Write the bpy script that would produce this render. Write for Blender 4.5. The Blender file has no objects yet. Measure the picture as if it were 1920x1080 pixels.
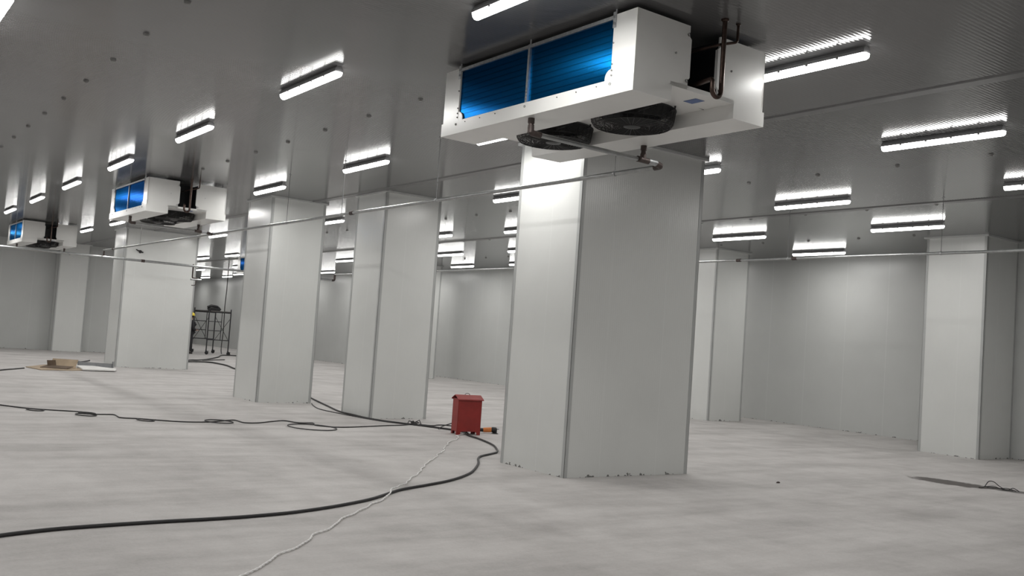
import bpy, bmesh, math, random
from mathutils import Vector, Matrix
random.seed(7)
PI = math.pi
scene = bpy.context.scene
COL = scene.collection
H = 4.26                                    # ceiling height

# ------------------------------------------------------------------ camera
YAW, PITCH, ROLL, FPX = math.radians(36.057), math.radians(3.203), math.radians(3.994), 1788.9
fw = Vector((math.sin(YAW)*math.cos(PITCH), math.cos(YAW)*math.cos(PITCH), math.sin(PITCH)))
r0 = Vector((math.cos(YAW), -math.sin(YAW), 0)); u0 = r0.cross(fw)
rt = math.cos(ROLL)*r0 + math.sin(ROLL)*u0
up = -math.sin(ROLL)*r0 + math.cos(ROLL)*u0
cd = bpy.data.cameras.new('camera'); cam = bpy.data.objects.new('camera', cd); COL.objects.link(cam)
cd.sensor_width = 36.0; cd.lens = 36.0*FPX/1920.0; cd.clip_start = 0.05; cd.clip_end = 300
M = Matrix((rt, up, -fw)).transposed().to_4x4(); M.translation = Vector((0, 0, 1.6)); cam.matrix_world = M
scene.camera = cam

# ------------------------------------------------------------------ light and exposure
LAMP, WATTS = 11.0, 29.0                     # glow of the tube diffusers; light each tube throws downwards
w = bpy.data.worlds.new('world'); scene.world = w; w.use_nodes = True
w.node_tree.nodes['Background'].inputs[0].default_value = (0.6, 0.63, 0.65, 1)
w.node_tree.nodes['Background'].inputs[1].default_value = 0.0
scene.view_settings.view_transform = 'Standard'; scene.view_settings.look = 'None'
scene.view_settings.exposure = -0.12; scene.view_settings.gamma = 1.0; scene.view_settings.use_curve_mapping = False
cy = scene.cycles
cy.max_bounces = 10; cy.diffuse_bounces = 6; cy.glossy_bounces = 4; cy.caustics_reflective = False; cy.caustics_refractive = False
cy.use_denoising = True; cy.sample_clamp_indirect = 4.0; cy.use_light_tree = True

# ------------------------------------------------------------------ materials
class NT:
    def __init__(s, name):
        s.m = bpy.data.materials.new(name); s.m.use_nodes = True
        s.t = s.m.node_tree; s.b = s.t.nodes['Principled BSDF']
    def n(s, typ, **kw):
        x = s.t.nodes.new(typ)
        for k, v in kw.items(): setattr(x, k, v)
        return x
    def l(s, a, b): s.t.links.new(a, b)
    def val(s, x, i, v):
        if hasattr(v, 'links'): s.l(v, x.inputs[i])
        else: x.inputs[i].default_value = v
    def math(s, op, a, b=0.0, c=0.0, clamp=False):
        x = s.n('ShaderNodeMath', operation=op); x.use_clamp = clamp
        s.val(x, 0, a); s.val(x, 1, b); s.val(x, 2, c); return x.outputs[0]
    def pos(s): return s.n('ShaderNodeNewGeometry').outputs['Position']
    def xyz(s, v):
        x = s.n('ShaderNodeSeparateXYZ'); s.l(v, x.inputs[0]); return x.outputs
    def noise(s, scale, detail=4, rough=.55, vec=None, stretch=None):
        x = s.n('ShaderNodeTexNoise'); x.inputs['Scale'].default_value = scale
        x.inputs['Detail'].default_value = detail; x.inputs['Roughness'].default_value = rough
        v = vec or s.pos()
        if stretch:
            mp = s.n('ShaderNodeMapping'); mp.inputs['Scale'].default_value = stretch; s.l(v, mp.inputs[0]); v = mp.outputs[0]
        s.l(v, x.inputs['Vector']); return x.outputs['Fac']
    def ramp(s, fac, stops):
        x = s.n('ShaderNodeValToRGB'); s.l(fac, x.inputs[0]); e = x.color_ramp.elements
        e[0].position, e[0].color = stops[0][0], (*stops[0][1], 1); e[1].position, e[1].color = stops[-1][0], (*stops[-1][1], 1)
        for p, c in stops[1:-1]:
            k = e.new(p); k.color = (*c, 1)
        return x.outputs['Color']
    def mix(s, fac, a, b, mode='MIX'):
        x = s.n('ShaderNodeMix', data_type='RGBA', blend_type=mode); s.val(x, 0, fac); 
        for i, v in ((6, a), (7, b)):
            if hasattr(v, 'links'): s.l(v, x.inputs[i])
            else: x.inputs[i].default_value = (*v, 1)
        return x.outputs[2]
    def bump(s, h, dist=.01, strength=1.0):
        x = s.n('ShaderNodeBump'); x.inputs['Distance'].default_value = dist; x.inputs['Strength'].default_value = strength
        s.l(h, x.inputs['Height']); s.l(x.outputs[0], s.b.inputs['Normal']); return x
    def set(s, col=None, rough=None, metal=None, spec=None):
        if col is not None:
            if hasattr(col, 'links'): s.l(col, s.b.inputs['Base Color'])
            else: s.b.inputs['Base Color'].default_value = (*col, 1)
        if rough is not None: s.val(s.b, 'Roughness', rough)
        if metal is not None: s.b.inputs['Metallic'].default_value = metal
        if spec is not None: s.b.inputs['Specular IOR Level'].default_value = spec
        return s.m

def simple(name, col, rough=.5, metal=0.0, var=.12, scale=18, spec=.5):
    t = NT(name)
    c2 = tuple(x*(1-var) for x in col)
    t.set(t.ramp(t.noise(scale), [(.35, c2), (.65, col)]), rough, metal, spec)
    return t.m

MAT = {}
# concrete floor: pale, mottled, with trowel streaks, dust and one dark oil stain
t = NT('concrete_floor')
big = t.noise(.55, 5, .6); mid = t.noise(2.6, 6, .65, stretch=(1, .55, 1)); fine = t.noise(38, 4, .7); strk = t.noise(.9, 5, .65, stretch=(.45, 1.6, 1))
base = t.ramp(big, [(.36, (.375, .355, .345)), (.5, (.47, .45, .44)), (.62, (.55, .53, .52))])
base = t.mix(.55, base, t.ramp(mid, [(.34, (.33, .312, .30)), (.48, (.46, .44, .43)), (.66, (.61, .59, .575))]))
base = t.mix(.4, base, t.ramp(strk, [(.38, (.30, .285, .28)), (.58, (.58, .56, .55))]))
base = t.mix(.12, base, t.ramp(fine, [(.35, (.20, .19, .185)), (.55, (.48, .465, .45))]))
P = t.xyz(t.pos())
def ellipse(t, cx, cy, a, rx, ry, nz, amp):
    c, s_ = math.cos(a), math.sin(a)
    dx = t.math('SUBTRACT', P[0], cx); dy = t.math('SUBTRACT', P[1], cy)
    uu = t.math('DIVIDE', t.math('ADD', t.math('MULTIPLY', dx, c), t.math('MULTIPLY', dy, s_)), rx)
    vv = t.math('DIVIDE', t.math('SUBTRACT', t.math('MULTIPLY', dy, c), t.math('MULTIPLY', dx, s_)), ry)
    d = t.math('SQRT', t.math('ADD', t.math('MULTIPLY', uu, uu), t.math('MULTIPLY', vv, vv)))
    d = t.math('ADD', d, t.math('MULTIPLY', t.math('SUBTRACT', nz, .5), amp))
    return t.math('SUBTRACT', 1.0, d, clamp=True)
nz = t.noise(7, 4, .6)
st = t.math('MULTIPLY', ellipse(t, 13.52, 7.45, math.radians(95), .62, .34, nz, 1.0), 4.0, clamp=True)
st2 = t.math('MULTIPLY', ellipse(t, 13.72, 6.75, math.radians(100), .40, .20, nz, 1.0), 3.5, clamp=True)
base = t.mix(t.math('MULTIPLY', st, .92), base, (.06, .05, .045)); base = t.mix(t.math('MULTIPLY', st2, .8), base, (.07, .065, .06))
t.set(base, t.math('ADD', .55, t.math('MULTIPLY', mid, .25)), spec=.35)
t.bump(fine, .004, .35); MAT['floor'] = t.m

def panel_mat(name, col, rough, axis, pitch, depth, bumpy=1.0, foot=False, seam=None, spec=.5):
    """painted steel sandwich panel with fine rolled ribs along one direction"""
    t = NT(name); P = t.xyz(t.pos())
    if axis == 'xy': co = t.math('ADD', P[0], P[1])
    else: co = P['xyz'.index(axis)]
    ph = t.math('MULTIPLY', co, 2*PI/pitch)
    h = t.math('MULTIPLY', t.math('SINE', ph), depth)
    h = t.math('ADD', h, t.math('MULTIPLY', t.noise(1.6, 3), .004*bumpy))
    t.bump(h, 1.0, 1.0)
    c = t.ramp(t.noise(1.1, 4), [(.3, tuple(x*.95 for x in col)), (.7, col)])
    if seam:
        fr = t.math('FRACT', t.math('DIVIDE', co, seam))
        ln = t.math('LESS_THAN', t.math('ABSOLUTE', t.math('SUBTRACT', fr, .5)), .0035/seam)
        c = t.mix(t.math('MULTIPLY', ln, .4), c, (.80, .81, .80))
    if foot:                                 # dirt and broken sealant along the foot of the panel
        nzz = t.noise(9, 3, .7)
        low = t.math('LESS_THAN', P[2], t.math('MULTIPLY', t.math('SUBTRACT', nzz, .54, clamp=True), .22))
        c = t.mix(t.math('MULTIPLY', low, .8), c, (.05, .045, .04))
    t.set(c, rough, spec=spec); return t.m
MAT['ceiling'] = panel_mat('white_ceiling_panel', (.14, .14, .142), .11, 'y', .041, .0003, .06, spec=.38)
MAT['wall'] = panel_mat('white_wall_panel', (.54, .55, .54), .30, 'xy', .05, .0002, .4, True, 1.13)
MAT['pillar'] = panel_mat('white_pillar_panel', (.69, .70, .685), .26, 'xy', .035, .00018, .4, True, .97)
MAT['trim'] = simple('white_trim', (.58, .59, .585), .35, 0, .06, 4)
MAT['corner'] = simple('grey_corner_angle', (.44, .45, .445), .3, 0, .06, 4)
MAT['joint'] = simple('grey_joint_strip', (.15, .15, .152), .3, 0, .06, 4)
MAT['enamel'] = simple('white_enamel', (.82, .82, .80), .28, 0, .04, 3)
MAT['galv'] = simple('galvanized_steel', (.50, .51, .52), .38, .85, .25, 30)
MAT['rod'] = simple('dull_threaded_rod', (.16, .16, .165), .5, .6, .2, 30)
MAT['pipe'] = simple('zinc_pipe', (.42, .43, .43), .34, .75, .2, 14)
MAT['dark_fitting'] = simple('dark_iron_fitting', (.09, .07, .065), .45, .5, .3, 25)
MAT['copper'] = simple('oxidised_copper', (.085, .055, .045), .34, .7, .35, 20)
MAT['black_wire'] = simple('black_wire', (.012, .012, .013), .45, 0, .2, 30)
MAT['fan_and_cavity_shade'] = simple('fan_plastic_and_cavity_shade', (.02, .022, .025), .5, 0, .2, 9)  # black fan plastic, also used to paint shade inside the coolers' end openings
MAT['motor'] = simple('motor_grey', (.03, .031, .033), .4, .3, .2, 15)
MAT['blade'] = simple('fan_blade', (.05, .055, .06), .4, .2, .2, 12)
MAT['cable'] = simple('black_rubber_cable', (.022, .021, .022), .55, 0, .35, 12)
MAT['white_cable'] = simple('white_flex', (.85, .84, .83), .45, 0, .1, 20)
MAT['red'] = simple('red_paint', (.29, .022, .018), .42, 0, .18, 6)
MAT['orange'] = simple('orange_plastic', (.75, .25, .06), .4, 0, .15, 20)
MAT['black_plastic'] = simple('black_plastic', (.015, .015, .016), .42, 0, .2, 20)
MAT['card'] = simple('brown_cardboard', (.40, .31, .215), .8, 0, .18, 5)
MAT['card_dark'] = simple('dark_cardboard', (.13, .09, .06), .85, 0, .2, 6)
MAT['foam'] = simple('white_foam', (.78, .77, .75), .7, 0, .08, 7)
MAT['grey_plastic'] = simple('grey_plastic', (.30, .31, .32), .5, 0, .15, 10)
MAT['scaffold'] = simple('scaffold_steel', (.055, .055, .06), .5, .5, .35, 14)
MAT['plank'] = simple('scaffold_plank', (.10, .095, .09), .7, .1, .3, 9)
MAT['rubber'] = simple('black_rubber', (.015, .015, .015), .6, 0, .2, 20)
MAT['skin'] = simple('skin', (.42, .26, .19), .5, 0, .1, 15)
MAT['jacket'] = simple('dark_jacket', (.022, .022, .026), .8, 0, .25, 14)
MAT['trousers'] = simple('dark_trousers', (.028, .028, .032), .8, 0, .25, 14)
MAT['boot'] = simple('dark_boot', (.025, .02, .018), .6, 0, .2, 14)
MAT['helmet'] = simple('yellow_helmet', (.80, .62, .06), .35, 0, .08, 10)
MAT['hair'] = simple('black_hair', (.012, .01, .01), .6, 0, .2, 40)
MAT['blue_film'] = simple('blue_film', (.06, .13, .36), .3, 0, .2, 40)
MAT['screw'] = simple('screw_head', (.10, .10, .10), .4, .7, .2, 60)
MAT['fixture'] = simple('grey_fixture_housing', (.36, .36, .37), .45, 0, .08, 10)
MAT['cap'] = simple('grey_cap', (.24, .24, .235), .5, 0, .2, 10)
# blue hydrophilic fins: thin vertical plates over horizontal tube rows
t = NT('blue_coil_fins'); P = t.xyz(t.pos())
row = t.math('SINE', t.math('MULTIPLY', P[2], 2*PI/.052))
c = t.mix(t.math('GREATER_THAN', row, .82), (.002, .085, .23), (.001, .04, .11))
c = t.mix(t.math('MULTIPLY', t.noise(6, 3), .35), c, (.002, .06, .18))
t.set(c, .27, .92, .5)
tv = t.n('ShaderNodeCombineXYZ'); tv.inputs[1].default_value = 1.0
t.l(tv.outputs[0], t.b.inputs['Tangent']); t.b.inputs['Specular Tint'].default_value = (.05, .45, .8, 1); t.b.inputs['Anisotropic'].default_value = .88   # the upright fins scatter light sideways
MAT['fins'] = t.m
# the tubes' opal diffusers glow; an area lamp below each gives the downward light
t = NT('lit_diffuser'); t.set((.9, .9, .9), .4)
t.b.inputs['Emission Color'].default_value = (1.0, .99, .965, 1); t.b.inputs['Emission Strength'].default_value = LAMP
MAT['lamp'] = t.m

# ------------------------------------------------------------------ mesh helpers
class MB:
    def __init__(s): s.v = []; s.f = []
    def box(s, x0, x1, y0, y1, z0, z1, T=None):
        b = len(s.v)
        vs = [Vector((x, y, z)) for z in (z0, z1) for x, y in ((x0, y0), (x1, y0), (x1, y1), (x0, y1))]
        if T: vs = [T @ v for v in vs]
        s.v += vs
        s.f += [[b+i for i in q] for q in ((3, 2, 1, 0), (4, 5, 6, 7), (0, 1, 5, 4), (1, 2, 6, 5), (2, 3, 7, 6), (3, 0, 4, 7))]
        return s
    def prism(s, poly, axis, a0, a1):
        """extrude a 2D polygon (in the two other axes, x-y-z order) along axis"""
        b = len(s.v); n = len(poly); i = 'xyz'.index(axis)
        for a in (a0, a1):
            for p in poly:
                q = list(p); q.insert(i, a); s.v.append(Vector(q))
        s.f.append([b+k for k in range(n)][::-1]); s.f.append([b+n+k for k in range(n)])
        for k in range(n): s.f.append([b+k, b+(k+1) % n, b+n+(k+1) % n, b+n+k])
        return s
    def tube(s, pts, r, seg=8, closed=False, caps=True):
        pts = [Vector(p) for p in pts]; n = len(pts); b = len(s.v)
        rs = r if isinstance(r, (list, tuple)) else [r]*n
        N = None
        for i, p in enumerate(pts):
            if closed: d = pts[(i+1) % n] - pts[i-1]
            else: d = pts[min(i+1, n-1)] - pts[max(i-1, 0)]
            d = d.normalized() if d.length > 1e-9 else Vector((0, 0, 1))
            if N is None:
                N = d.orthogonal().normalized()
            else:
                N = N - d*N.dot(d); N = N.normalized() if N.length > 1e-6 else d.orthogonal().normalized()
            B = d.cross(N)
            for k in range(seg):
                a = 2*PI*k/seg; s.v.append(p + rs[i]*(math.cos(a)*N + math.sin(a)*B))
        for i in range(n if closed else n-1):
            i2 = (i+1) % n
            for k in range(seg):
                s.f.append([b+i*seg+k, b+i*seg+(k+1) % seg, b+i2*seg+(k+1) % seg, b+i2*seg+k])
        if not closed and caps:
            s.f.append([b+k for k in range(seg)][::-1]); s.f.append([b+(n-1)*seg+k for k in range(seg)])
        return s
    def lathe(s, c, prof, seg=32, axis='z', capped=False):
        b = len(s.v); m = len(prof); c = Vector(c)
        for r, h in prof:
            for k in range(seg):
                a = 2*PI*k/seg; p = (r*math.cos(a), r*math.sin(a), h)
                if axis == 'x': p = (h, p[0], p[1])
                if axis == 'y': p = (p[0], h, p[1])
                s.v.append(c + Vector(p))
        for i in range(m-1):
            for k in range(seg):
                s.f.append([b+i*seg+k, b+i*seg+(k+1) % seg, b+(i+1)*seg+(k+1) % seg, b+(i+1)*seg+k])
        if capped:
            s.f.append([b+k for k in range(seg)][::-1]); s.f.append([b+(m-1)*seg+k for k in range(seg)])
        return s
    def quad(s, *p):
        b = len(s.v); s.v += [Vector(q) for q in p]; s.f.append([b+i for i in range(len(p))]); return s
    def build(s, name, mat, parent=None, smooth=False, bevel=0.0):
        me = bpy.data.meshes.new(name); me.from_pydata([tuple(v) for v in s.v], [], s.f); me.update()
        bm = bmesh.new(); bm.from_mesh(me); bmesh.ops.recalc_face_normals(bm, faces=bm.faces)
        if bevel:
            bmesh.ops.bevel(bm, geom=list(bm.edges), offset=bevel, segments=2, affect='EDGES', clamp_overlap=True)
        bm.to_mesh(me); bm.free()
        me.materials.append(MAT[mat])
        if smooth:
            for p in me.polygons: p.use_smooth = True
            try: me.set_sharp_from_angle(angle=math.radians(40))
            except Exception: pass
        o = bpy.data.objects.new(name, me); COL.objects.link(o)
        if parent: o.parent = parent
        return o

def smooth_path(pts, sub=6):
    pts = [Vector(p) for p in pts]; out = []
    for i in range(len(pts)-1):
        p0, p1, p2, p3 = pts[max(i-1, 0)], pts[i], pts[i+1], pts[min(i+2, len(pts)-1)]
        for k in range(sub):
            u = k/sub
            out.append(.5*((2*p1)+(p2-p0)*u+(2*p0-5*p1+4*p2-p3)*u*u+(3*p1-p0-3*p2+p3)*u**3))
    out.append(pts[-1]); return out
def elbow(a, c, b, r, n=6):
    """points from a to b through the rounded corner c with bend radius r"""
    a, c, b = Vector(a), Vector(c), Vector(b); d0 = (a-c).normalized(); d1 = (b-c).normalized()
    p0, p1 = c+d0*r, c+d1*r
    return [a]+[(1-u)**2*p0+2*u*(1-u)*c+u*u*p1 for u in [k/n for k in range(n+1)]]+[b]
def tag(o, label=None, cat=None, group=None, kind=None):
    if label: o['label'] = label
    if cat: o['category'] = cat
    if group: o['group'] = group
    if kind: o['kind'] = kind
    return o
def thing(name, loc, label, cat, group=None, rz=0.0):
    o = bpy.data.objects.new(name, None); COL.objects.link(o); o.empty_display_size = .1
    o.location = loc; o.rotation_euler = (0, 0, rz); return tag(o, label, cat, group)
KIDS = {}
def copy_tree(o, parent=None):
    c = o.copy(); COL.objects.link(c)
    if parent: c.parent = parent
    for ch in [x for x in bpy.data.objects if x.parent == o]: copy_tree(ch, c)
    return c
def struct(o): o['kind'] = 'structure'; return o

# ------------------------------------------------------------------ the hall
XL, YB, XR, YF, XC, YE = -7.0, -9.0, 20.4, 41.2, 10.6, 78.0   # left, back, right, far, corner of the deeper bay, its end
m = MB(); m.box(XL-.2, XR+.2, YB-.2, YF+.2, -.12, 0); m.box(XC-.2, XR+.2, YF+.2, YE+.2, -.12, 0); struct(m.build('floor', 'floor'))
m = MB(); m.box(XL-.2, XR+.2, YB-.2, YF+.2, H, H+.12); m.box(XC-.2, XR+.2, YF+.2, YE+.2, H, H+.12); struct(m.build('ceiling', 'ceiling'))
def wall(name, x0, x1, y0, y1): return struct(MB().box(x0, x1, y0, y1, 0, H).build(name, 'wall'))
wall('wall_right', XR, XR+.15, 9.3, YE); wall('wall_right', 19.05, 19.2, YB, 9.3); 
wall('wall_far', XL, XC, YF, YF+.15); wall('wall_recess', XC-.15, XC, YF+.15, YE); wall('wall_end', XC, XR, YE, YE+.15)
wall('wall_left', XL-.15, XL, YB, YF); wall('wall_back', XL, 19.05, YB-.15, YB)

def pillar(x, y, sx, sy, label):
    """a boxed column in sandwich panel: flush corner angles and a cove angle under the ceiling"""
    o = tag(struct(MB().box(x, x+sx, y, y+sy, 0, H).build('pillar', 'pillar')), label)
    w_, e = .05, .004
    for (cx_, dx) in ((x, 1), (x+sx, -1)):
        for (cy_, dy) in ((y, 1), (y+sy, -1)):
            k = MB()
            xa, xb = sorted((cx_-dx*e, cx_+dx*w_)); k.box(xa, xb, *sorted((cy_-dy*e, cy_)), 0, H-.001)
            ya, yb = sorted((cy_-dy*e, cy_+dy*w_)); k.box(*sorted((cx_-dx*e, cx_)), ya, yb, 0, H-.001)
            k.build('corner_trim', 'corner', o)
    q = .045
    for (a, b, c, d) in ((x-q, x+sx+q, y-q, y), (x-q, x+sx+q, y+sy, y+sy+q), (x-q, x, y, y+sy), (x+sx, x+sx+q, y, y+sy)):
        MB().box(a, b, c, d, H-.035, H-.001).build('top_trim', 'trim', o)
    return o
MAIN = pillar(7.472, 8.939, 2.125, 1.304, 'widest white panelled pillar, nearest, beneath the big cooler')
PIL2 = pillar(7.444, 18.817, 1.200, 1.302, 'white panelled pillar, second of the three standing in the middle left')
PIL3 = pillar(8.458, 15.797, 1.203, 1.163, 'white panelled pillar just left of the red box')
PIL4 = pillar(7.518, 30.472, 2.202, 1.304, 'broad white panelled pillar beneath the second cooler')
pillar(17.85, 9.30, 1.20, 1.22, 'white pillar at the right edge of the picture')
pillar(17.85, 16.02, 1.20, 1.22, 'white pillar by the right wall, half hidden by the widest pillar')
pillar(17.85, 22.7, 1.20, 1.22, 'white pillar by the right wall, behind the widest pillar')
pillar(17.85, 30.75, 1.20, 1.22, 'white pillar by the right wall, seen as a dark strip beside the third pillar')
pillar(7.60, 40.6, 1.12, .60, 'white pilaster on the far wall below the smallest cooler')
for n_, x in enumerate((8.38, 14.19)):
    k = MB(); k.prism([(x-.085, H-.0005), (x-.07, H-.012), (x+.07, H-.012), (x+.085, H-.0005)], 'y', YB, YF if n_ == 0 else YE)
    struct(k.build('trim_%d' % (n_+1), 'joint'))

# ------------------------------------------------------------------ tube lights
def make_light():
    root = thing('tube_light', (0, 0, H), None, 'ceiling light', 'tube lights on the ceiling'); L = .70
    MB().prism([(-.024, 0), (.024, 0), (.042, -.03), (.046, -.058), (-.046, -.058), (-.042, -.03)], 'y', -L, L).build('housing', 'fixture', root)
    k = MB(); ys = [(-L-.022, .55), (-L-.016, .82), (-L, 1), (L, 1), (L+.016, .82), (L+.022, .55)]; NP = 11
    for yy, q in ys:
        k.v += [Vector((.046*q*math.cos(a), yy, -.058-.054*math.sin(a)*(.35+.65*q))) for a in [PI*i/(NP-1) for i in range(NP)]]
    for i in range(len(ys)-1):
        for j in range(NP): k.f.append([i*NP+j, i*NP+(j+1) % NP, (i+1)*NP+(j+1) % NP, (i+1)*NP+j])
    k.f.append(list(range(NP))); k.f.append(list(range((len(ys)-1)*NP, len(ys)*NP)))
    d = k.build('diffuser', 'lamp', root, True); d['label'] = 'glowing white diffuser'
    ld = bpy.data.lights.new('tube_glow', 'AREA'); ld.shape = 'RECTANGLE'; ld.size, ld.size_y = .07, 1.38; ld.energy = WATTS; ld.color = (1.0, .985, .955)
    lo = bpy.data.objects.new('tube_glow', ld); COL.objects.link(lo); lo.parent = root; lo.location = (0, 0, -.117)
    for s in (-1, 1):
        MB().prism([(-.026, -.001), (.026, -.001), (.044, -.03), (.047, -.0575), (-.047, -.0575), (-.044, -.03)], 'y', *sorted((s*(L+.0005), s*(L+.014)))).build('end_cap', 'fixture', root)
    for y in (-.46, -.15, .15, .46):
        for s in (-1, 1):
            MB().box(*sorted((s*.044, s*.051)), y-.012, y+.012, -.072, -.046).build('clip', 'fixture', root)
    return root
PROTO = make_light()
ORD = ['nearest', 'second nearest', 'third nearest', 'fourth nearest', 'fifth nearest', 'sixth nearest', 'seventh nearest']
VIS = {}
for i, y in enumerate((13.42, 17.40, 21.30, 25.08, 28.95)):
    VIS[(4.08, y)] = 'lit tube light, %s of the small ones in the leftmost row' % ['first and nearest', 'second', 'third', 'fourth', 'fifth and farthest'][i]
VIS.update({
 (1.10, 9.75): 'lit tube light peeping in at the top left corner of the picture',
 (4.08, 5.64): 'lit tube light cut by the top edge, above left of the big cooler',
 (4.08, 9.55): 'large lit tube light on open ceiling left of the big cooler',
 (6.88, 5.38): 'lit tube light sticking out behind the right end of the big cooler',
 (6.88, 9.72): 'lit tube light glimpsed under the tray at the left end of the big cooler',
 (6.81, 13.50): 'lit tube light above the pillar left of the red box',
 (6.90, 17.66): 'lit tube light above the second of the three middle left pillars',
 (6.80, 28.72): 'lit tube light under the left end of the middle cooler',
 (6.82, 32.63): 'lit tube light just right of the smallest cooler',
 (10.05, 5.82): 'longest lit tube light on the right, near the right edge of the picture',
 (10.00, 9.75): 'lit tube light half cut off by the right edge of the widest pillar',
 (10.05, 13.83): 'lit tube light cut off by the left edge of the widest pillar, highest there',
 (9.97, 21.42): 'lit tube light below the pipe between the two middle left pillars',
 (9.75, 28.80): 'lit tube light just behind the pipe end at the right of the middle cooler',
 (13.10, 5.90): 'lit tube light cut by the right edge of the picture',
 (13.09, 9.78): 'lit tube light right of the widest pillar, above the dark ceiling joint',
 (13.13, 17.75): 'lit tube light cut off by the widest pillar, second highest at its left edge',
 (12.90, 21.21): 'lit tube light cut off by the right edge of the pillar beside the red box',
 (13.00, 36.55): 'lit tube light above the scaffold, farther right and higher of the pair there',
 (13.02, 40.10): 'lit tube light above the scaffold at the edge of the broad far pillar',
 (16.12, 9.92): 'long lit tube light just left of the right edge pillar top',
 (16.10, 13.87): 'lit tube light above the half hidden pillar, right of the widest pillar',
 (16.05, 21.62): 'lit tube light cut off by the widest pillar, third highest at its left edge',
 (16.00, 25.40): 'whole lit tube light in the gap left of the widest pillar, the higher one',
 (15.95, 32.70): 'lit tube light in the gap between middle left pillars, upper right of two',
 (15.80, 43.40): 'lit tube light over the scaffold, just left of the blue coil edge',
 (16.00, 49.60): 'tiny far lit tube light behind the pipe over the scaffold',
 (19.12, 14.01): 'lit tube light touching the pipe, lowest one right of the widest pillar',
 (18.86, 25.40): 'lit tube light cut off by the widest pillar, lowest at its left edge',
 (18.85, 29.05): 'whole lit tube light in the gap left of the widest pillar, the lower one',
 (19.00, 40.65): 'lit tube light in the gap between middle left pillars, lower left of two',
 (18.30, 50.20): 'lowest lit tube light above the scaffold, under the blue coil edge',
})
HID = []  # unseen tubes along the rows; those behind the camera added to brighten facing sides
for x, ys in {-1.9: (7.6, 11.6, 15.5, 19.5, 23.4, 27.4, 31.3, 35.3), 1.1: (-6.1, -2.2, 1.7, 5.7, 13.6, 17.5, 21.4, 25.3, 29.2, 33, 37), 4.08: (-6.1, -2.2, 1.7, 32.9, 36.8),
              6.85: (-6.1, -2.2, 21.6, 25.2, 36.5), 10.0: (-6.1, -2.2, 17.6, 25.2, 33, 37), 13.05: (-2.2, 13.8, 25, 29.7, 33, 44, 56), 16.0: (5.95, 17.7, 29.2, 36.5, 40, 54, 60, 66), 19.1: (18.9, 21.7, 33, 36.8, 44.5, 54.2, 58, 62)}.items():
    HID += [(x, y) for y in ys]
first = True
for (x, y) in list(VIS)+HID:
    o = PROTO if first else copy_tree(PROTO); first = False
    o.location = (x, y, H-.001)
    o['label'] = VIS.get((x, y), 'unseen tube light added to help light the hall, outside the view or behind a pillar')
    if (x, y) in HID: o['group'] = 'added tube lights out of sight'

# fixing caps of the ceiling panels
capm = None
for x, ys in {2.31: [6.85+1.237*i for i in range(12)], 5.33: [9.33+1.25*i for i in range(7)], 11.32: [5.9+1.237*i for i in range(17)], 14.3: [8.3+1.25*i for i in range(16)], 17.5: [10.6+1.25*i for i in range(14)]}.items():
    for y in ys:
        if capm is None:
            capm = MB().lathe((0, 0, 0), [(.001, -.022), (.018, -.021), (.028, -.014), (.032, 0)], 14).build('ceiling_cap', 'cap', None, True)
            o = capm
        else:
            o = capm.copy(); COL.objects.link(o)
        o.location = (x, y, H)
        tag(o, 'small round grey fixing cap on the ceiling panels', 'fixing cap', 'fixing caps on the ceiling')

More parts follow.
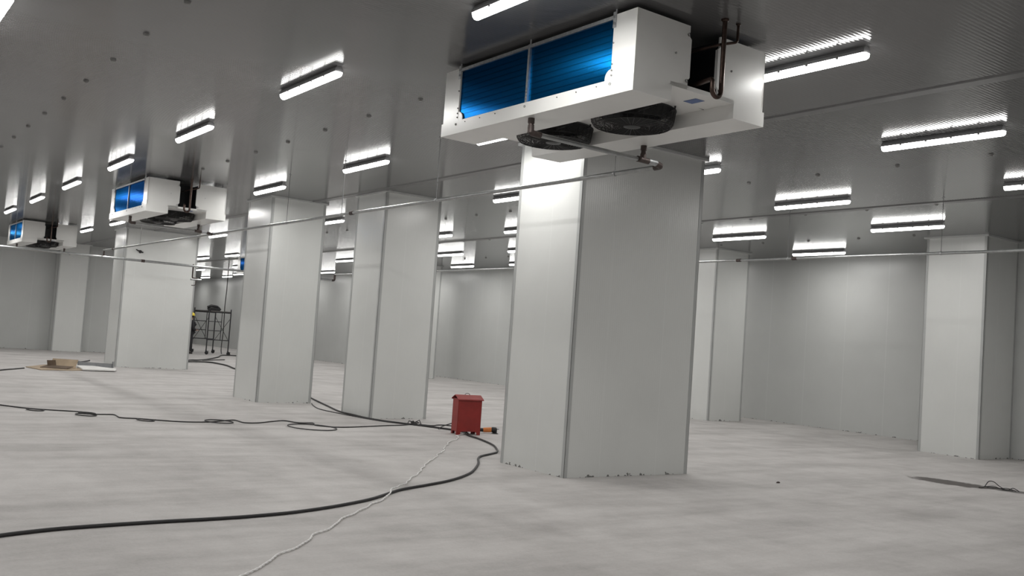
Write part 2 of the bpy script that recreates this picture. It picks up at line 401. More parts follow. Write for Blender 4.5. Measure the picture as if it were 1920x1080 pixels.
# ------------------------------------------------------------------ unit coolers
CX, CY, CL = 5.6225, 6.675, 1.365          # centre of the nearest cooler; half length
def screw(mb, p, ax, r=.009):
    mb.lathe(p, [(r, -.004), (r, .004), (r*.5, .007), (.0005, .007)], 8, ax)
def make_cooler():
    r = thing('unit_cooler', (CX, CY, H), None, 'cooling unit', 'coolers under the ceiling')
    A, T0, Zt, Zd, Zb = .7525, .045, .045, .565, .69   # half width, gap, top, deck, tray bottom
    # end casings, four bent sheets each with a flange on the coil side
    for sy in (-1, 1):
        for sx, inner in ((-1, .15), (1, .165)):
            k = MB(); yo, yi = sy*CL, sy*(CL-.02)
            n = .02
            poly = [(sx*A, -Zd), (sx*A, -Zt), (sx*(inner+n), -Zt), (sx*(inner+n), -Zt-.09), (sx*inner, -Zt-.11), (sx*inner, -Zd+.10), (sx*(inner+n), -Zd+.08), (sx*(inner+n), -Zd)]
            k.prism(poly, 'y', *sorted((yo, yi)))
            k.box(*sorted((sx*A, sx*(A-.02))), *sorted((yo, sy*(CL-.265))), -Zd, -Zt)
            k.box(*sorted((sx*inner, sx*(inner+.012))), *sorted((yo-sy*.001, sy*(CL-.03))), -Zd+.10, -Zt-.11)
            p = k.build('end_panel', 'enamel', r); p['label'] = 'white sheet steel end panel'
            MB().box(*sorted((sx*(inner+.024), sx*(inner+.034))), *sorted((sy*(CL-.021), sy*(CL-.45))), -Zd+.002, -Zt-.03).build('shaded_inner_wall', 'fan_and_cavity_shade', p)['label'] = 'inner wall of the end opening, painted dark as shade'  # near-black colour stands in for the shade inside the opening
            s_ = MB()
            screw(s_, (sx*(inner+.17), sy*(CL+.001), -.30), 'y', .008); screw(s_, (sx*(inner+.035), sy*(CL+.004), -Zt-.075), 'y', .014); screw(s_, (sx*(inner+.035), sy*(CL+.004), -Zd+.07), 'y', .014)
            for z in (-.10, -.27, -.44, -.49, -.53): screw(s_, (sx*(A+.001), sy*(CL-.255), z), 'x', .007)
            s_.build('screws', 'screw', p)
            # white gusset at the foot of the coil, bolt angle at its head
            g = [(sy*(CL-.262), -Zd+.004), (sy*(CL-.262), -Zd+.09)]+[(sy*(CL-.262-.075*math.sin(a)), -Zd+.02+.07*math.cos(a)) for a in [PI/2*k_/6 for k_ in range(7)]]+[(sy*(CL-.337), -Zd+.004)]
            MB().prism(g, 'x', *sorted((sx*(A-.012), sx*(A-.002)))).build('corner_gusset', 'enamel', p)
            b = MB().box(*sorted((sx*(A+.001), sx*(A+.005))), *sorted((sy*(CL-.235), sy*(CL-.272))), -.15, -.022)
            screw(b, (sx*(A+.006), sy*(CL-.254), -.06), 'x', .011); screw(b, (sx*(A+.006), sy*(CL-.254), -.115), 'x', .011)
            b.build('hanger_bracket', 'galv', r)
            MB().tube([(sx*(A-.01), sy*(CL-.25), 0), (sx*(A-.01), sy*(CL-.25), -.06)], .008, 8).build('hanger_bolt', 'galv', r)
    # coils, one along each long side
    for sx in (-1, 1):
        k = MB().box(*sorted((sx*(A-.016), sx*(A-.15))), -CL+.02, CL-.02, -Zd+.003, -.075).build('coil', 'fins', r); k['label'] = 'blue finned coil'
        MB().box(*sorted((sx*(A+.002), sx*(A-.03))), -CL+.265, CL-.265, -.078, -.048).build('top_rail', 'galv', r)
        q = MB().box(*sorted((sx*(A+.004), sx*(A-.016))), -.015, .015, -Zd+.002, -.044)
        for i in range(5): screw(q, (sx*(A+.005), 0, -Zd+.03+.03*i), 'x', .006)
        q.build('middle_strut', 'galv', r)
        MB().tube([(sx*(A-.01), 0, 0), (sx*(A-.01), 0, -.05)], .008, 8).build('hanger_bolt', 'galv', r)
    # roof sheet and drip trays
    MB().box(-A+.02, A-.02, -CL+.47, CL-.47, -.072, -.05).build('roof_panel', 'enamel', r)
    for x0, x1 in ((-A-.010, -.35), (.375, A+.010)):
        k = MB(); zt, zb = -Zd, -Zb
        k.box(x0, x1, -CL-.010, CL+.010, zb, zt-.0005)
        p = k.build('drip_tray', 'enamel', r); p['label'] = 'white drip tray'
        s_ = MB(); xs = x0-.001 if x0 < 0 else x1+.001
        for y in (-1.11, 0, 1.11): screw(s_, (xs, y, zt-.035), 'x', .011)
        for y in (-.95, -.7, -.45, .45, .7, .95): screw(s_, (xs, y, zt-.03), 'x', .005)
        s_.build('screws', 'screw', p)
    # deck with two round fan openings
    FR, FY, X0, X1 = .345, .55, -.36, .385; FX = (X0+X1)/2
    k = MB(); N = 48
    for fy in (-FY, FY):
        ring = [(FX+FR*math.cos(2*PI*i/N), fy+FR*math.sin(2*PI*i/N)) for i in range(N)]
        def outp(i):
            a = 2*PI*i/N; c, s = math.cos(a), math.sin(a); hw, hh = (X1-X0)/2, .5; q = min(hw/max(abs(c), 1e-9), hh/max(abs(s), 1e-9))
            return (FX+q*c, fy+q*s)
        for i in range(N):
            a, b = ring[i], ring[(i+1) % N]; c, d = outp((i+1) % N), outp(i)
            k.quad((*a, -Zd), (*b, -Zd), (*c, -Zd), (*d, -Zd))
    for y0, y1 in ((-CL, -FY-.5), (-FY+.5, FY-.5), (FY+.5, CL)): k.quad((X0, y0, -Zd), (X1, y0, -Zd), (X1, y1, -Zd), (X0, y1, -Zd))
    for y in (-CL, CL): k.quad((X0, y, -Zd), (X1, y, -Zd), (X1, y, -Zd+.035), (X0, y, -Zd+.035))
    k.build('fan_deck', 'enamel', r)
    for sy in (-1, 1): MB().box(-.17, .185, sy*(CL-.44)-.004, sy*(CL-.44)+.004, -Zd+.004, -.05).build('shaded_end_plate', 'fan_and_cavity_shade', r)['label'] = 'plate inside the end opening, painted dark as shade'  # painted near black as the shade deep in the opening
    # fans
    for fy in (-FY, FY):
        f = MB().lathe((FX, fy, -Zd), [(FR+.035, -.004), (FR-.002, -.004), (FR-.004, .26), (.0005, .27), (.0005, .275), (FR+.002, .265), (FR+.003, .004), (FR+.035, .004), (FR+.035, -.004)], 48).build('fan', 'fan_and_cavity_shade', r, True); f['label'] = 'black axial fan with wire guard'  # tall shroud with closed dark top added to block light above the fan
        g = MB(); z0, z1 = -Zd-.015, -Zd-.145; R0, R1 = .372, .335
        prof = [(R0, z0), (R0-.004, z0-.095), (R1, z1), ]
        rings = [(R0-.0011*i, z0-.0072*i) for i in range(14)]+[(R0-.012-.006*i, z0-.1-.009*i) for i in range(4)]+[(R1-.0135*i, z1) for i in range(20)]
        for i, (q, z) in enumerate(rings):
            g.tube([(FX+q*math.cos(2*PI*j/40), fy+q*math.sin(2*PI*j/40), z) for j in range(40)], .0045 if i in (0, 13, 18) else .0022, 4, True)
        for j in range(36):
            a = 2*PI*j/36; c, s = math.cos(a), math.sin(a)
            g.tube([(FX+q*c, fy+q*s, z) for q, z in ((R0+.001, z0), (R0-.012, z0-.095), (R1+.004, z1-.002), (.075, z1-.002))], .0045 if j % 9 == 0 else .0022, 4)
        for j in range(4):
            a = 2*PI*j/4+.3; c, s = math.cos(a), math.sin(a)
            g.tube([(FX+(R0)*c, fy+(R0)*s, z0-.02), (FX+(R0+.035)*c, fy+(R0+.035)*s, z0-.01), (FX+(R0+.04)*c, fy+(R0+.04)*s, z0+.015)], .009, 6)
        g.build('guard', 'black_wire', f)
        MB().lathe((FX, fy, 0), [(.0005, z1-.016), (.03, z1-.016), (.075, z1-.006), (.08, z1+.03), (.10, z1+.05), (.10, -Zd+.06), (.0005, -Zd+.06)], 24).build('motor', 'motor', f, True)
        b = MB()
        for j in range(5):
            a0 = 2*PI*j/5+.4; vs = []
            for q in (.095, .2, .32):
                for da, dz in ((-.10, -.05), (.42, .02)):
                    a = a0+da+.25*(q-.1)*2; vs.append((FX+q*math.cos(a), fy+q*math.sin(a), -Zd+.0+dz-.02))
            b.quad(vs[0], vs[2], vs[3], vs[1]); b.quad(vs[2], vs[4], vs[5], vs[3])
        b.build('blades', 'blade', f)
        k = MB()
        for a in (.5, 2.6, 4.7):
            k.box(-.03, .03, -.006, .006, 0, .05, Matrix.Translation((FX+.115*math.cos(a), fy+.115*math.sin(a), z1+.01)) @ Matrix.Rotation(a, 4, 'Z'))
        k.build('mounting_tabs', 'galv', f)
    # copper pipes dropping through the ceiling at the near end
    y = -CL-.215; xs = -.012
    # draw the trap as a clean U: down, round, up, then back into the casing
    pts = [(xs, y, 0), (xs, y, -.575)]+[(xs-.052+.052*math.cos(a), y, -.575-.060*math.sin(a)) for a in [PI*k_/12 for k_ in range(1, 13)]]+elbow((xs-.104, y, -.57), (xs-.104, y, -.50), (xs+.01, y+.36, -.48), .035, 6)
    sp = MB().tube(pts, .0195, 12).build('suction_pipe', 'copper', r, True); sp['label'] = 'brown copper pipe with a trap at its foot'
    MB().lathe((xs, y, 0), [(.031, 0), (.031, -.012), (.022, -.02), (.0195, -.02)], 16).build('collar', 'copper', sp, True)
    x2 = .14
    lp = MB().tube(elbow((x2, y-.005, 0), (x2, y-.005, -.15), (x2-.16, y+.03, -.20), .03, 6)+[(x2-.20, y+.42, -.21)], .0115, 10).build('liquid_pipe', 'copper', r, True)
    MB().lathe((x2, y-.005, 0), [(.019, 0), (.019, -.009), (.012, -.015)], 14).build('collar', 'copper', lp, True)
    MB().prism([(.06, -1.245), (.165, -1.245), (.165, -1.105), (.06, -1.105)], 'z', -Zd-.0025, -Zd-.0005).build('sticker', 'blue_film', r)['label'] = 'blue sticker on the underside'
    return r
C1 = make_cooler(); C1['label'] = 'largest white unit cooler with blue coil, hanging above the widest pillar'
def place_cooler(x, y, label):
    c = copy_tree(C1); c.location = (x, y, H); c['label'] = label; return c
place_cooler(CX, 19.88, 'middle white unit cooler with blue coil, above the broad far left pillar')
place_cooler(CX, 33.10, 'smallest white unit cooler with blue coil, at the far left')
place_cooler(13.7+.7525, 36.42, 'blue coil end of a cooler showing beside the second middle left pillar')

# ------------------------------------------------------------------ drain pipework
PZ, PX = 3.41, 6.57
def drain_branch(cx, cy, label, px=PX, pz=PZ):
    t_ = thing('drain_branch', (cx, cy, H), label, 'pipe', 'drain branches of the coolers')
    zl = pz-H+.03; zb = -.69; x0, x1, xe = -.68, .69, px-cx
    MB().tube([(x0+.03, 0, zl), (xe-.10, 0, zl-.012)], .021, 12).build('pipe', 'pipe', t_, True)
    for x, nm in ((x0, 'a'), (x1, 'b')):
        MB().lathe((x, 0, 0), [(.0005, zb), (.030, zb), (.030, zb-.045), (.024, zb-.05), (.024, zl+.055), (.03, zl+.05), (.03, zl-.0), (.0005, zl)], 16).build('drain_stub', 'dark_fitting', t_, True)
    MB().tube(elbow((x0, 0, zl+.07), (x0, 0, zl), (x0+.11, 0, zl), .04, 6), .029, 12).build('elbow', 'dark_fitting', t_, True)
    MB().tube([(x1-.075, 0, zl-.008), (x1+.075, 0, zl-.01)], .029, 12).build('tee', 'dark_fitting', t_, True)
    MB().tube([(x1+.07, 0, zl-.01), (xe-.08, 0, zl-.012)], .0305, 12).build('sleeve', 'galv', t_, True)['label'] = 'bright steel sleeve'
    MB().tube(elbow((xe-.09, 0, zl-.012), (xe, 0, zl-.03), (xe, .10, zl-.03), .05, 7), .030, 12).build('elbow', 'dark_fitting', t_, True)
    return t_
drain_branch(CX, CY, 'grey drain pipe branch crossing under the fans of the largest cooler')
drain_branch(CX, 19.88, 'grey drain pipe branch under the middle cooler')
drain_branch(CX, 33.10, 'grey drain pipe branch under the smallest cooler', 6.5)
def pipe_run(name, p0, p1, r, label, rods, couplings, extra=None, step=None):
    t_ = thing(name, p0, label, 'pipe'); P0, P1 = Vector(p0), Vector(p1); d = (P1-P0)
    MB().tube([d*k/30 for k in range(31)], r, 12).build('pipe', 'pipe', t_, True)
    ax = d.normalized()
    for u in couplings:
        c = ax*u; MB().tube([c-ax*.05, c-ax*.049, c+ax*.049, c+ax*.05], [r, r+.008, r+.008, r], 12).build('coupling', 'dark_fitting', t_, True)
    for u in rods:
        c = ax*u
        hr = MB().tube([c+Vector((0, 0, r)), Vector((c.x, c.y, H-p0[2]))], .0042, 6).build('hanger_rod', 'rod', t_)
        MB().tube([c-ax*.012, c+ax*.012], r+.006, 12).build('clamp', 'galv', hr)
        MB().lathe(Vector((c.x, c.y, H-p0[2]-.008)), [(.02, 0), (.02, .008)], 10, 'z', True).build('ceiling_plate', 'galv', hr)
    return t_
R_ = .023
pr_ = pipe_run('drain_pipe', (PX, CY+.06, PZ), (PX, 29.0, PZ-.02), R_, 'long drain pipe running from the largest cooler past the left pillars', [.62, 4.15, 6.98, 9.15, 14.0, 18.5], [6.62, 13.0, 21.2])
pc = pipe_run('cross_pipe', (XL+.002, 28.95, 3.2), (13.78, 28.95, 3.2), R_+.012, 'thick shiny pipe crossing left to right in front of the far wall', [4.2, 9.0, 14.1, 17.8], [10.5, 14.66, 19.4])
MB().tube([(6.57-XL-.002, 0, .03), (6.57-XL-.002, 0, .18)], .024, 10).build('riser', 'dark_fitting', pc, True)
MB().tube(elbow((13.70-XL, 0, 0), (13.80-XL, 0, 0), (13.80-XL, 0, .19), .05, 6), R_+.014, 12).build('elbow', 'dark_fitting', pc, True)
MB().tube(elbow((9.15-XL, .04, .06), (9.15-XL, .04, -.36), (9.30-XL, .04, -.36), .05, 6), .022, 10).build('drop', 'dark_fitting', pc, True)
MB().tube([(9.10-XL, .04, -.40), (9.42-XL, .04, -.40)], .030, 10).build('stub', 'pipe', pc, True)
MB().tube(elbow((9.26-XL, .04, -.43), (9.26-XL, .04, -.58), (9.14-XL, .04, -.58), .06, 6), .012, 8).build('hook', 'dark_fitting', pc, True)
pipe_run('drain_pipe', (13.8, 2.0, 3.40), (13.8, 28.95, 3.40), R_, 'long drain pipe running past the right side behind the widest pillar', [1.5, 5.9, 8.75, 13.6, 19.25, 23.0], [8.6, 9.85, 15, 21.0])

# ------------------------------------------------------------------ red power box and grinder
bx = thing('power_box', (8.75, 13.29, 0), 'red steel power box with a gabled lid standing on the floor', 'power box', None, -math.radians(12))
BW, BD, BH = .42, .26, .595
def legs_panel(mb, along, wd, at, t0, lw=.065, lh=.055):
    pts = [(0, 0), (lw, 0), (lw, lh*.6), (lw+.02, lh), (wd-lw-.02, lh), (wd-lw, lh*.6), (wd-lw, 0), (wd, 0), (wd, BH), (0, BH)]
    mb.prism(pts, 'y' if along == 'x' else 'x', *sorted((at, at+t0)))
k = MB(); legs_panel(k, 'x', BW, 0, .006); legs_panel(k, 'x', BW, BD, -.006); legs_panel(k, 'y', BD, 0, .006, .05); legs_panel(k, 'y', BD, BW, -.006, .05)
k.box(.006, BW-.006, .006, BD-.006, .06, .066); k.build('body', 'red', bx)
k = MB(); o_ = .022
prof = [(-o_, BH-.006), (-o_-.004, BH-.02), (-o_+.004, BH-.022), (.0, BH+.006), (BD/2, BH+.048), (BD, BH+.006), (BD+o_-.004, BH-.022), (BD+o_+.004, BH-.02), (BD+o_, BH-.006), (BD/2, BH+.062)]
k.prism(prof, 'x', -o_, BW+o_); k.build('lid', 'red', bx)['label'] = 'overhanging gabled red lid'
MB().tube([(BW*.47+.045*math.cos(a), BD/2, BH+.055+.033*math.sin(a)) for a in [PI*i/10 for i in range(11)]], .0045, 6).build('handle', 'dark_fitting', bx, True)
gx = thing('angle_grinder', (9.405, 13.57, 0), 'orange and black angle grinder lying behind the red power box', 'power tool', None, math.radians(-30))
MB().tube([(-.10, 0, .045), (-.02, 0, .05), (.0, 0, .052), (.06, 0, .052)], [.026, .028, .032, .033], 14).build('handle', 'black_plastic', gx, True)
MB().tube([(.06, 0, .053), (.075, 0, .054), (.19, 0, .062), (.20, 0, .062)], [.036, .040, .044, .040], 16).build('motor_housing', 'orange', gx, True)
k = MB(); k.tube([(.20, 0, .062), (.22, 0, .064), (.275, 0, .064), (.295, 0, .058)], [.040, .048, .046, .03], 14); k.lathe((.262, 0, .0), [(.0005, .012), (.035, .012), (.038, .03), (.03, .09), (.0005, .095)], 14)
k.build('gear_head', 'black_plastic', gx, True)
k = MB(); b0 = []; 
k.lathe((.262, 0, .006), [(.0005, 0), (.062, 0), (.062, .003), (.0005, .003)], 24); k.build('disc', 'motor', gx, True)
MB().tube([(.275, 0, .07), (.30, -.02, .085), (.325, -.035, .08)], .010, 8).build('spindle_lock', 'galv', gx, True)

# ------------------------------------------------------------------ cables on the floor
def cable(name, pts, r, label, mat='cable', sub=6, cat='cable', group=None, seg=8):
    b = Vector((pts[0][0], pts[0][1], 0)); o = MB().tube([p-b for p in smooth_path([(p[0], p[1], p[2] if len(p) > 2 else r) for p in pts], sub)], r, seg).build(name, mat, None, True)
    o.location = b; return tag(o, label, cat, group)
def loop(cx, cy, ax, ay, a, r, n=22):
    c, s = math.cos(a), math.sin(a)
    return [(cx+ax*math.cos(t_)*c-ay*math.sin(t_)*s, cy+ax*math.cos(t_)*s+ay*math.sin(t_)*c, r+.005*(1-math.cos(t_))) for t_ in [2*PI*k/n for k in range(n)]]
thin = [(1.2, 19.6), (2.57, 17.29), (2.75, 16.97), (3.01, 16.66), (3.44, 16.40), (3.70, 16.18), (3.72, 15.95), (3.97, 15.93), (3.98, 15.70), (3.98, 15.46), (4.22, 15.33), (4.47, 15.12), (4.78, 14.93), (5.17, 14.93), (5.54, 15.17), (5.70, 15.22), (5.72, 14.85), (5.95, 14.84), (6.25, 15.06), (6.54, 15.2), (6.66, 14.88), (6.90, 14.85), (6.80, 14.55), (6.94, 14.34), (7.13, 14.25), (7.57, 14.35), (8.07, 14.52), (8.49, 14.62), (8.81, 14.78)]
tc = cable('cable', thin, .0095, 'thin black cable with small loops lying across the left floor')
for i, (lx, ly, ax) in enumerate(((2.95, 16.50, .10), (3.55, 15.82, .12), (4.25, 15.10, .10), (5.35, 14.98, .17), (6.60, 14.22, .30))):
    k = MB().tube([Vector(p)-tc.location for p in loop(lx, ly, ax*1.25, ax*1.5, 0, .0085)], .0085, 7, True)
    if i == 1: k.tube([Vector(p)-tc.location+Vector((.02, .03, .02)) for p in loop(lx, ly, ax, ax*.9, 0, .0095)], .0095, 7, True)
    k.build('coil_loop', 'cable', tc, True)
cable('cable', [(9.35, 20.5), (9.05, 19.4), (8.68, 18.0), (8.40, 16.9), (8.38, 16.3), (8.36, 15.8), (8.42, 15.35), (8.60, 14.9), (8.80, 14.55), (8.95, 14.15), (9.06, 13.85), (9.08, 13.48, .02)], .016, 'thick black cable coming from behind the second middle left pillar to the red box')
cable('cable', [(8.64, 18.74), (8.40, 18.1), (8.22, 17.4), (8.25, 16.6), (8.33, 15.8), (8.45, 15.2), (8.70, 14.82)], .009, 'thin black cable beside the thick one along the pillar feet', sub=8)
kn = MB()
for i in range(5):
    a = i*1.3; kn.tube([Vector(q) for q in ((-.02, 0, .02), (.03*math.cos(a), .03*math.sin(a), .05), (.10*math.cos(a), .10*math.sin(a), .03+.015*i), (.12*math.cos(a+.3), .12*math.sin(a+.3), .02))], .009, 6)
kn.tube([Vector(p) for p in loop(0, 0, .06, .05, .4, .02)], .011, 7, True)
o = kn.build('cable_knot', 'cable', None, True); o.location = (8.83, 14.80, 0); tag(o, 'black knot of cable ends in front of the pillar beside the red box', 'cable')
cable('cable', [(8.90, 14.74), (9.05, 14.55), (9.24, 14.66), (9.42, 14.6), (9.52, 14.2), (9.40, 13.66, .03)], .010, 'thin black cable from the knot to the back of the red box')
cable('cable', [(8.88, 14.05), (9.10, 14.25, .04), (9.22, 14.0, .14), (9.14, 13.52, .24)], .009, 'thin black cable rising into the back of the red box', cat='cable')
cable('cable', [(9.02, 13.36, .02), (8.95, 13.25), (8.86, 13.12), (8.74, 12.58), (8.52, 11.93), (8.25, 11.43), (8.03, 11.12), (7.80, 10.95), (7.5, 10.75), (7.3, 10.52), (7.02, 10.11), (6.56, 9.55), (6.23, 9.24), (5.84, 8.96), (5.43, 8.75), (4.99, 8.54), (4.67, 8.3), (4.39, 8.1), (4.02, 7.91), (3.7, 7.78), (3.41, 7.69), (3.11, 7.64), (2.92, 7.62), (2.65, 7.61), (2.32, 7.61), (1.93, 7.59), (1.62, 7.56), (1.4, 7.51), (1.19, 7.44), (.6, 7.2)], .0145, 'thick black cable sweeping from the red box across the foreground floor')
wpts = [(9.0, 13.40), (8.84, 13.26), (8.62, 13.08), (8.58, 12.95), (8.17, 12.47), (7.98, 12.30), (7.73, 11.98), (7.16, 11.21), (7.02, 11.06), (6.53, 10.46), (6.30, 10.22), (6.01, 9.81), (5.62, 9.34), (5.38, 9.05), (4.98, 8.58, .036), (4.8, 8.40, .04), (4.56, 8.11), (4.34, 7.91), (4.13, 7.72), (3.86, 7.44), (3.70, 7.30), (3.55, 7.11), (3.42, 6.98), (3.27, 6.84), (3.08, 6.61), (2.9, 6.45), (2.71, 6.26), (2.53, 6.05), (2.42, 5.97), (2.32, 5.87), (2.0, 5.5)]
sm = smooth_path([(p[0], p[1], p[2] if len(p) > 2 else .010) for p in wpts], 14)
b = Vector((wpts[0][0], wpts[0][1], 0)); k = MB(); dist = 0; st_ = [[], []]
for i, p in enumerate(sm):
    if i: dist += (sm[i]-sm[i-1]).length
    d = (sm[min(i+1, len(sm)-1)]-sm[max(i-1, 0)]).normalized(); n = Vector((-d.y, d.x, 0)).normalized()
    wob = n*(.010*math.sin(dist*7.7)+.008*math.sin(dist*17+1))
    for q in (0, 1):
        a = dist*2*PI/.13+PI*q; st_[q].append(p-b+wob+n*.0045*math.cos(a)+Vector((0, 0, .001+.004*math.sin(a))))
for q in st_: k.tube(q, .0048, 6)
o = k.build('twisted_cable', 'white_cable', None, True); o.location = b; tag(o, 'white twisted flex running from the red box to the bottom edge', 'cable')
cable('cable', [(11.2, 35.4), (11.82, 36.92), (12.29, 37.3), (13.15, 38.7), (14.5, 41.4), (15.6, 43.9), (16.6, 44.1), (18.2, 44.5)], .026, 'far black cable running towards the feet of the scaffold', sub=6)
cable('cable', [(11.3, 35.5), (11.9, 35.9), (12.3, 35.7), (12.2, 33.9), (11.74, 31.8), (11.5, 30.2)], .026, 'far black cable curving right behind the broad far pillar')
cable('cable', [(12.5, 37.4), (13.2, 38.2), (13.9, 38.9)], .02, 'short far cable end lying between the two far cables')
cable('cable', [(2.6, 24.2), (3.85, 26.5), (4.27, 27.2), (4.6, 27.75)], .017, 'dark cable at the left edge leading to the cardboard')
cable('rod', [(6.42, 31.1), (7.17, 32.72), (7.45, 33.4)], .02, 'thin grey rod lying between the cardboard and the far pillar', 'scaffold', cat='rod')
cable('hanging_cable', [(16.35, 46.3, H), (16.36, 46.32, 3.2), (16.33, 46.3, 2.2), (16.36, 46.3, 1.2), (16.34, 46.25, .02), (16.7, 46.0, .02)], .022, 'dark cable hanging from the ceiling down behind the scaffold')
# loose wires on the oil stain
k = MB()
for j, pts in enumerate(([(-.30, .02, .01), (-.12, .0, .02), (.02, -.02, .14), (.06, -.10, .15), (.08, -.2, .07), (.10, -.3, .01)], [(-.05, -.02, .01), (.0, -.12, .03), (.06, -.22, .02), (.12, -.42, .01)], [(.0, .05, .01), (.05, -.1, .05), (.0, -.26, .03), (.08, -.46, .012)], [(.05, .0, .01), (.1, -.2, .02), (.06, -.38, .05), (.12, -.5, .01)], [(-.03, -.3, .012), (.05, -.38, .02), (.09, -.46, .07), (.14, -.55, .012)])):
    k.tube(smooth_path(pts, 6), .0085, 6)
o = k.build('wire_scrap', 'black_wire', None, True); o.location = (13.66, 6.98, 0); o.scale = (.62, .75, .62); tag(o, 'tangled black wire scraps on the dark stain at right', 'wire scrap')
for i, (x, y, lb) in enumerate(((10.35, 8.02, 'small dark chip on the floor near the right foot of the widest pillar'), (6.55, 2.75, 'small dark speck of debris at the bottom right'))):
    k = MB(); k.lathe((0, 0, 0), [(.0005, .001), (.035, .001), (.03, .014), (.012, .02), (.0005, .02)], 7); o = k.build('concrete_chip', 'dark_fitting'); o.location = (x, y, 0); o.scale = (1, .5, 1); tag(o, lb, 'chip')
# cable gland on the broad far pillar
k = MB().lathe((0, 0, 0), [(.05, 0), (.045, -.03), (.0005, -.035)], 10, 'y'); k.tube([(0, -.02, 0), (-.09, -.05, .03), (-.14, -.06, .05)], .018, 6); k.tube([(0, -.02, 0), (.08, -.05, -.02)], .02, 6)
o = k.build('cable_gland', 'cable', None, True); o.location = (7.96, 30.468, 3.56); tag(o, 'dark cable stub poking out of the broad far pillar', 'cable gland')

# ------------------------------------------------------------------ packaging on the left floor
cb = thing('cardboard', (5.6, 28.7, 0), 'flattened brown cardboard box lying on the floor at left', 'cardboard')
k = MB(); k.prism([(-.85, -.25), (-.66, -1.35), (.15, -1.15), (.55, -.80), (.45, .9), (-.1, 1.25)], 'z', .004, .02); k.build('sheet', 'card', cb)
T = Matrix.Translation((-.35, -.55, .02)) @ Matrix.Rotation(math.radians(-36), 4, 'Z') @ Matrix.Rotation(math.radians(7), 4, 'X')
MB().box(-.22, .50, 0, .40, 0, .015, T).build('flap', 'card_dark', cb)
T = Matrix.Translation((-.05, -.05, .02)) @ Matrix.Rotation(math.radians(-30), 4, 'Z') @ Matrix.Rotation(math.radians(48), 4, 'X')
MB().box(-.18, .50, .0, .30, 0, .012, T).build('raised_flap', 'card', cb)
T = Matrix.Translation((-.18, -.18, .02)) @ Matrix.Rotation(math.radians(35), 4, 'Z') @ Matrix.Rotation(math.radians(75), 4, 'X')
MB().box(-.16, .14, 0, .20, 0, .012, T).build('raised_flap', 'card_dark', cb)
fm = MB(); fm.prism([(-.1, -.75), (.75, -.72), (.95, .0), (.55, 1.1), (.1, 1.0)], 'z', .022, .055); o = fm.build('foam_sheet', 'foam'); o.location = (6.12, 28.42, 0); tag(o, 'white packing sheet lying on the cardboard', 'packing sheet')
k = MB(); k.box(-.5, .5, -.05, .05, 0, .03); k.box(-.5, .5, -.05, -.04, .03, .13); k.box(.47, .5, -.05, .05, .03, .19); k.box(-.5, -.46, -.05, .05, .03, .15); o = k.build('packing_strip', 'grey_plastic'); o.location = (6.85, 29.9, 0); o.rotation_euler = (0, 0, math.radians(-30)); tag(o, 'grey packing strip with upturned ends beside the cardboard', 'packing strip')

# ------------------------------------------------------------------ scaffold
SX, SY, SW, SB = 15.0, 44.55, 1.04, 2.15
sc = thing('scaffold', (SX, SY, 0), 'dark steel rolling scaffold with ladder frames and a plank deck', 'scaffold')
for y in (0, SB):
    k = MB()
    for x in (0, SW): k.tube([(x, y, .17), (x, y, 2.18)], .029, 8)
    for z in (.70, 2.0): k.tube([(0, y, z), (SW, y, z)], .022, 8)
    k.tube([(.62, y, .70), (.62, y, 2.0)], .018, 8)
    for z in (1.13, 1.56): k.tube([(0, y, z), (.62, y, z)], .018, 8)
    k.build('end_frame', 'scaffold', sc, True)
    for x in (0, SW):
        c = MB().box(x-.03, x+.03, y-.03, y+.03, .15, .20).build('caster', 'scaffold', sc)
        q = MB(); q.lathe((x+.02, y-.02, .085), [(.0005, -.02), (.08, -.02), (.085, -.012), (.085, .012), (.08, .02), (.0005, .02)], 18, 'y'); q.build('wheel', 'rubber', c, True)
        MB().box(x-.028, x+.045, y-.05, y-.043, .07, .16).box(x-.028, x+.045, y+.003, y+.01, .07, .16).box(x+.04, x+.13, y-.04, y-.0, .15, .165).build('fork', 'scaffold', c)
for x in (0, SW):
    for a, b_ in ((1.78, .62), (.62, 1.78)):
        MB().tube([(x+.02, 0, a), (x+.02, SB/2, (a+b_)/2), (x+.02, SB, b_)], .013, 6).build('cross_brace', 'scaffold', sc, True)
MB().box(.05, SW-.05, -.05, SB+.05, 2.022, 2.072).build('deck_plank', 'plank', sc)
bg = thing('tool_bag', (15.42, 45.15, 2.072), 'black tool bag lying on top of the scaffold deck', 'bag')
k = MB(); k.box(-.30, .30, -.14, .14, 0, .16); k.build('body', 'black_plastic', bg, True, .04)
MB().tube([(-.33, 0, .16), (-.16, 0, .235), (.14, 0, .20), (.28, 0, .13)], [.05, .06, .055, .03], 10).build('roll', 'black_plastic', bg, True)
MB().tube([(.12*math.cos(a)-.02, .08, .15+.09*math.sin(a)) for a in [PI*i/8 for i in range(9)]], .012, 6).build('handle', 'black_plastic', bg, True)

# ------------------------------------------------------------------ worker
def skin(name, verts, edges, radii, mat, parent, sub=2, root=0):
    me = bpy.data.meshes.new(name); me.from_pydata(verts, edges, []); me.update()
    o = bpy.data.objects.new(name, me); COL.objects.link(o); o.parent = parent
    md = o.modifiers.new('skin', 'SKIN'); md.use_smooth_shade = True
    for i, v in enumerate(me.skin_vertices[0].data):
        rr = radii[i]; v.radius = rr if isinstance(rr, tuple) else (rr, rr)
        v.use_root = (i == root)
    s = o.modifiers.new('subdiv', 'SUBSURF'); s.levels = sub; s.render_levels = sub
    me.materials.append(MAT[mat]); return o
wk = thing('person', (14.09, 44.33, 0), 'person in dark work clothes and yellow helmet standing at the scaffold', 'person', None, math.radians(8)); wk.scale = (1.06, 1.06, 1.06)
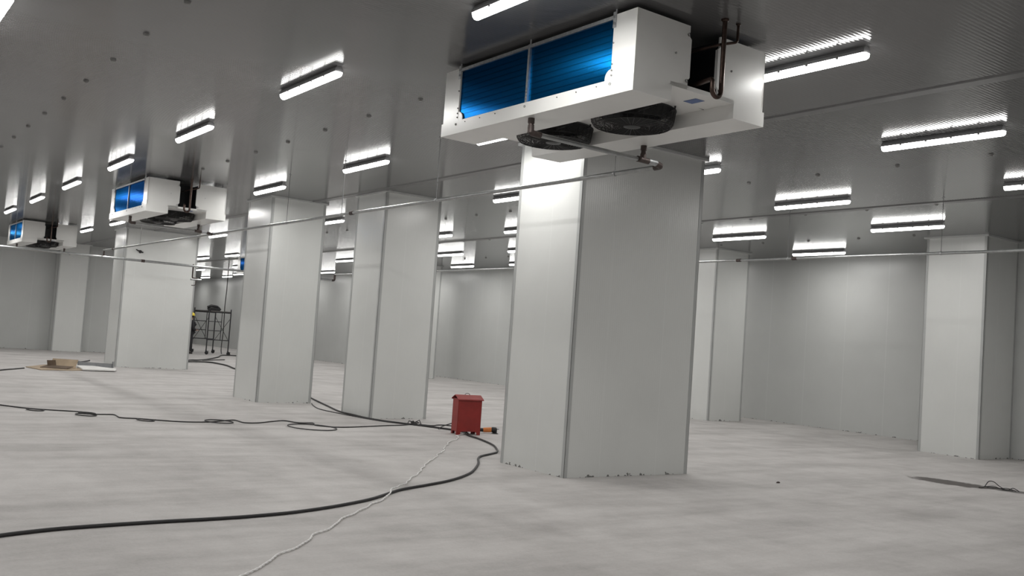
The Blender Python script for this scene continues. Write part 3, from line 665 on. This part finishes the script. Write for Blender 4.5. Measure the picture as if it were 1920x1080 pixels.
# local frame: +x is forward (towards the scaffold), +y is his left
V = [(0, 0, .95), (.01, 0, 1.10), (.02, 0, 1.28), (.01, 0, 1.42), (.02, 0, 1.50), (.04, 0, 1.58), (.06, 0, 1.66)]
Ed = [(i, i+1) for i in range(6)]; Rd = [(.09, .11), (.085, .10), (.085, .11), (.07, .09), .056, .075, .085]
def limb(pts, rad, frm):
    b0 = len(V)
    V.extend(pts); Rd.extend(rad); Ed.append((frm, b0)); Ed.extend((b0+i, b0+i+1) for i in range(len(pts)-1)); return b0+len(pts)-1
for s in (-1, 1):
    limb([(0, s*.10, .88), (.03, s*.11, .50), (-.01, s*.11, .12), (.02, s*.11, .05), (.13, s*.12, .035)], [.075, .055, .040, .045, .035], 0)
    h_ = limb([(0, s*.20, 1.41), (.00, s*.26, 1.13), (.20, s*.17, 1.04), (.27, s*.13, 1.05)], [.050, .042, .036, .03], 3)
skin('body', V, Ed, Rd, 'skin', wk)
for s in (-1, 1):
    hx, hy, hz = .29, s*.125, 1.05
    for j in range(4):
        yy = hy-s*(.028-.018*j); ln = (.070, .078, .074, .058)[j]
        skin('finger', [(hx-.015, yy, hz), (hx+ln*.5, yy, hz+.004), (hx+ln*.85, yy-s*.004, hz-.018), (hx+ln*.8, yy-s*.008, hz-.04)], [(0, 1), (1, 2), (2, 3)], [.009, .0085, .008, .007], 'skin', wk, 1)
    skin('thumb', [(hx-.04, hy-s*.02, hz+.01), (hx-.01, hy-s*.045, hz+.02), (hx+.025, hy-s*.052, hz+.01)], [(0, 1), (1, 2)], [.011, .010, .008], 'skin', wk, 1)
JV = [(0, 0, .80), (0, 0, .95), (.01, 0, 1.12), (.02, 0, 1.28), (.01, 0, 1.42), (.012, 0, 1.475)]; JE = [(i, i+1) for i in range(5)]; JR = [(.185, .225), (.175, .215), (.165, .20), (.165, .21), (.135, .20), (.085, .095)]
for s in (-1, 1):
    b0 = len(JV); JV += [(0, s*.205, 1.405), (.0, s*.268, 1.13), (.19, s*.175, 1.04)]; JR += [.095, .075, .056]; JE += [(4, b0), (b0, b0+1), (b0+1, b0+2)]
skin('jacket', JV, JE, JR, 'jacket', wk, 2, 2)
TV = [(0, 0, .98)]; TE = []; TR = [(.15, .18)]
for s in (-1, 1):
    b0 = len(TV); TV += [(0, s*.10, .84), (.03, s*.11, .50), (-.005, s*.11, .12)]; TR += [.125, .092, .075]; TE += [(0, b0), (b0, b0+1), (b0+1, b0+2)]
skin('trousers', TV, TE, TR, 'trousers', wk)
for s in (-1, 1): skin('boot', [(-.03, s*.11, .15), (-.03, s*.11, .06), (.06, s*.115, .05), (.16, s*.12, .042)], [(0, 1), (1, 2), (2, 3)], [.06, .056, .048, .040], 'boot', wk, 2, 1)
k = MB(); k.lathe((.05, 0, 1.69), [(.150, -.012), (.118, .0), (.116, .03), (.10, .075), (.06, .105), (.0005, .115)], 24); k.lathe((.05, 0, 1.69), [(.150, -.012), (.150, -.016), (.112, -.006)], 24)
k.box(.0, .09, -.012, .012, .10, .122, Matrix.Translation((0, 0, 1.69))); k.build('helmet', 'helmet', wk, True)['label'] = 'yellow safety helmet'
MB().lathe((.04, 0, 1.60), [(.0005, -.03), (.06, -.025), (.092, .02), (.098, .075), (.09, .10)], 20).build('hair', 'hair', wk, True)
k = MB()
for s in (-1, 1): k.lathe((.138, s*.032, 1.662), [(.0005, -.008), (.009, -.005), (.011, 0), (.009, .005), (.0005, .008)], 10)
k.build('eyes', 'hair', wk, True)
k = MB(); k.tube([(.135, 0, 1.665), (.158, 0, 1.632), (.14, 0, 1.622)], [.008, .014, .010], 8); k.build('nose', 'skin', wk, True)
k = MB(); k.tube([(.126, -.026, 1.593), (.137, 0, 1.596), (.126, .026, 1.593)], .006, 6); k.build('mouth', 'card_dark', wk, True)
